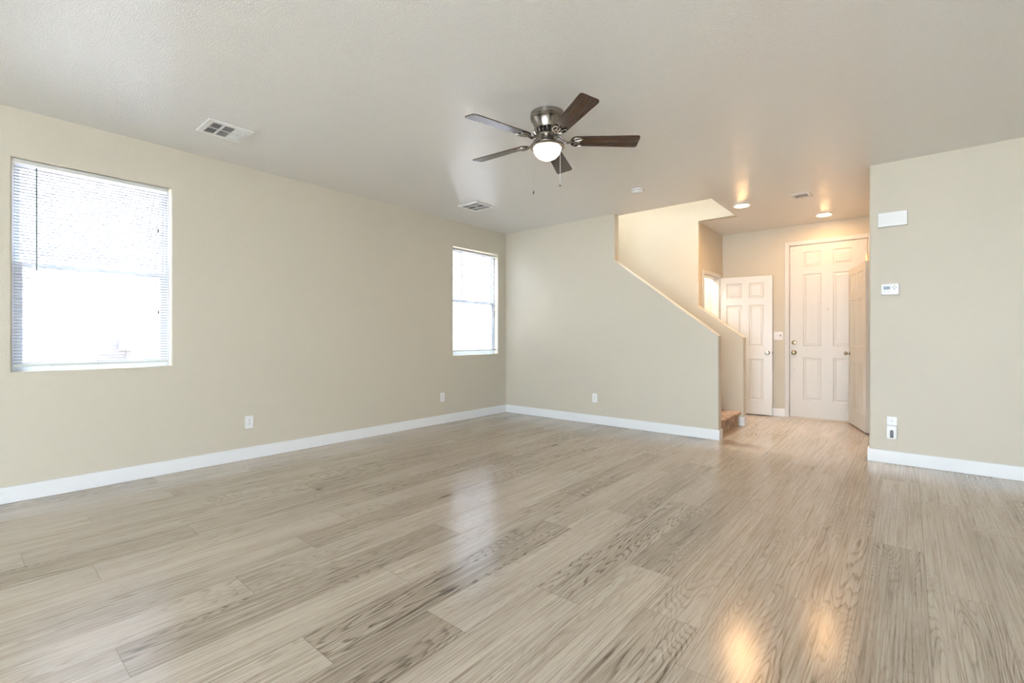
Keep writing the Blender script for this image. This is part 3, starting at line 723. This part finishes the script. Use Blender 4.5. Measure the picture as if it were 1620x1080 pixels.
prism(bm, arch, 'y', -.0435, -.0415); aw = obj('arched_window', bm, M_black, r); aw['label'] = 'black arched window'
# switch plate by the front door
r = empty('light_switch', (3.302, 2.25, 1.172)); tag(r, 'white double switch plate left of the front door', 'light switch')
bm = bmesh.new(); prism(bm, rrect(0, 0, .118, .117, .005), 'y', -.006, -.0002); obj('cover_plate', bm, M_plastic, r, bevel=.0015)
bm = bmesh.new(); box(bm, -.029, -.019, -.020, -.005, .0, .016, M=Matrix.Rotation(-.2, 4, 'X')); box(bm, -.032, -.016, -.0075, -.005, -.014, .016); obj('toggle', bm, M_plastic, r, bevel=.001)
bm = bmesh.new(); prism(bm, rrect(.026, 0, .034, .066, .004), 'y', -.0085, -.0055); dm = obj('dimmer', bm, M_plastic, r)
bm = bmesh.new(); prism(bm, rrect(.026, -.004, .020, .040, .009), 'y', -.0095, -.0083); obj('dimmer_groove', bm, M_slot, dm)
bm = bmesh.new(); prism(bm, rrect(.026, -.009, .015, .026, .007), 'y', -.014, -.009); obj('dimmer_knob', bm, M_plastic, dm, bevel=.001)
# thermostat
r = empty('thermostat', (4.6245, 0, 1.582)); tag(r, 'small white thermostat with dark screen on the right wall', 'thermostat')
bm = bmesh.new(); box(bm, -.058, .058, -.010, -.0003, -.044, .044); obj('wall_base', bm, M_plastic_w, r)
bm = bmesh.new(); prism(bm, rrect(0, 0, .128, .098, .008), 'y', -.032, -.008); tb = obj('thermostat_body', bm, M_plastic, r, bevel=.005, seg=3)
bm = bmesh.new(); box(bm, -.046, .000, -.0326, -.0318, -.002, .026); sc = obj('screen', bm, M_lcd, tb); sc['label'] = 'dark blue display'
bm = bmesh.new()
def seg7(x, z, s, on):
    w, h, t = .007*s, .012*s, .0014
    q = {'a':(0,w,h-t,h),'g':(0,w,h/2-t/2,h/2+t/2),'d':(0,w,0,t),'f':(0,t,h/2,h),'b':(w-t,w,h/2,h),'e':(0,t,0,h/2),'c':(w-t,w,0,h/2)}
    for c in on: a, b, c0, d0 = q[c]; box(bm, x+a, x+b, -.0330, -.0325, z+c0, z+d0)
seg7(-.040, .006, 1, 'abc'); seg7(-.030, .006, 1, 'abgcd'); box(bm, -.016, -.004, -.0330, -.0325, .018, .020); box(bm, -.016, -.004, -.0330, -.0325, .006, .0075)
obj('display_digits', bm, M_lcdseg, sc)
for dx, dz in ((.031, .026), (.031, -.002), (.018, .012), (.044, .012)):
    bm = bmesh.new()
    if dx == .031: prism(bm, [(dx-.006, dz-.004), (dx+.006, dz-.004), (dx+.003, dz+.004), (dx-.003, dz+.004)] if dz > 0 else [(dx-.003, dz-.004), (dx+.003, dz-.004), (dx+.006, dz+.004), (dx-.006, dz+.004)], 'y', -.0335, -.0315)
    else: prism(bm, rrect(dx, dz, .012, .005, .002), 'y', -.0335, -.0315)
    obj('button', bm, M_grey, tb)
for dx in (-.034, -.012):
    bm = bmesh.new(); prism(bm, rrect(dx, -.024, .010, .004, .0018), 'y', -.0335, -.0315); obj('small_button', bm, M_grey, tb)
# door chime
r = empty('door_chime', (4.642, 0, 2.213)); tag(r, 'plain white rectangular chime box high on the right wall', 'door chime')
bm = bmesh.new(); box(bm, -.098, .098, -.012, -.0003, -.058, .058); obj('back_plate', bm, M_plastic_w, r)
bm = bmesh.new(); prism(bm, rrect(0, 0, .208, .130, .010), 'y', -.050, -.010); obj('chime_cover', bm, M_plastic, r, bevel=.006, seg=3)
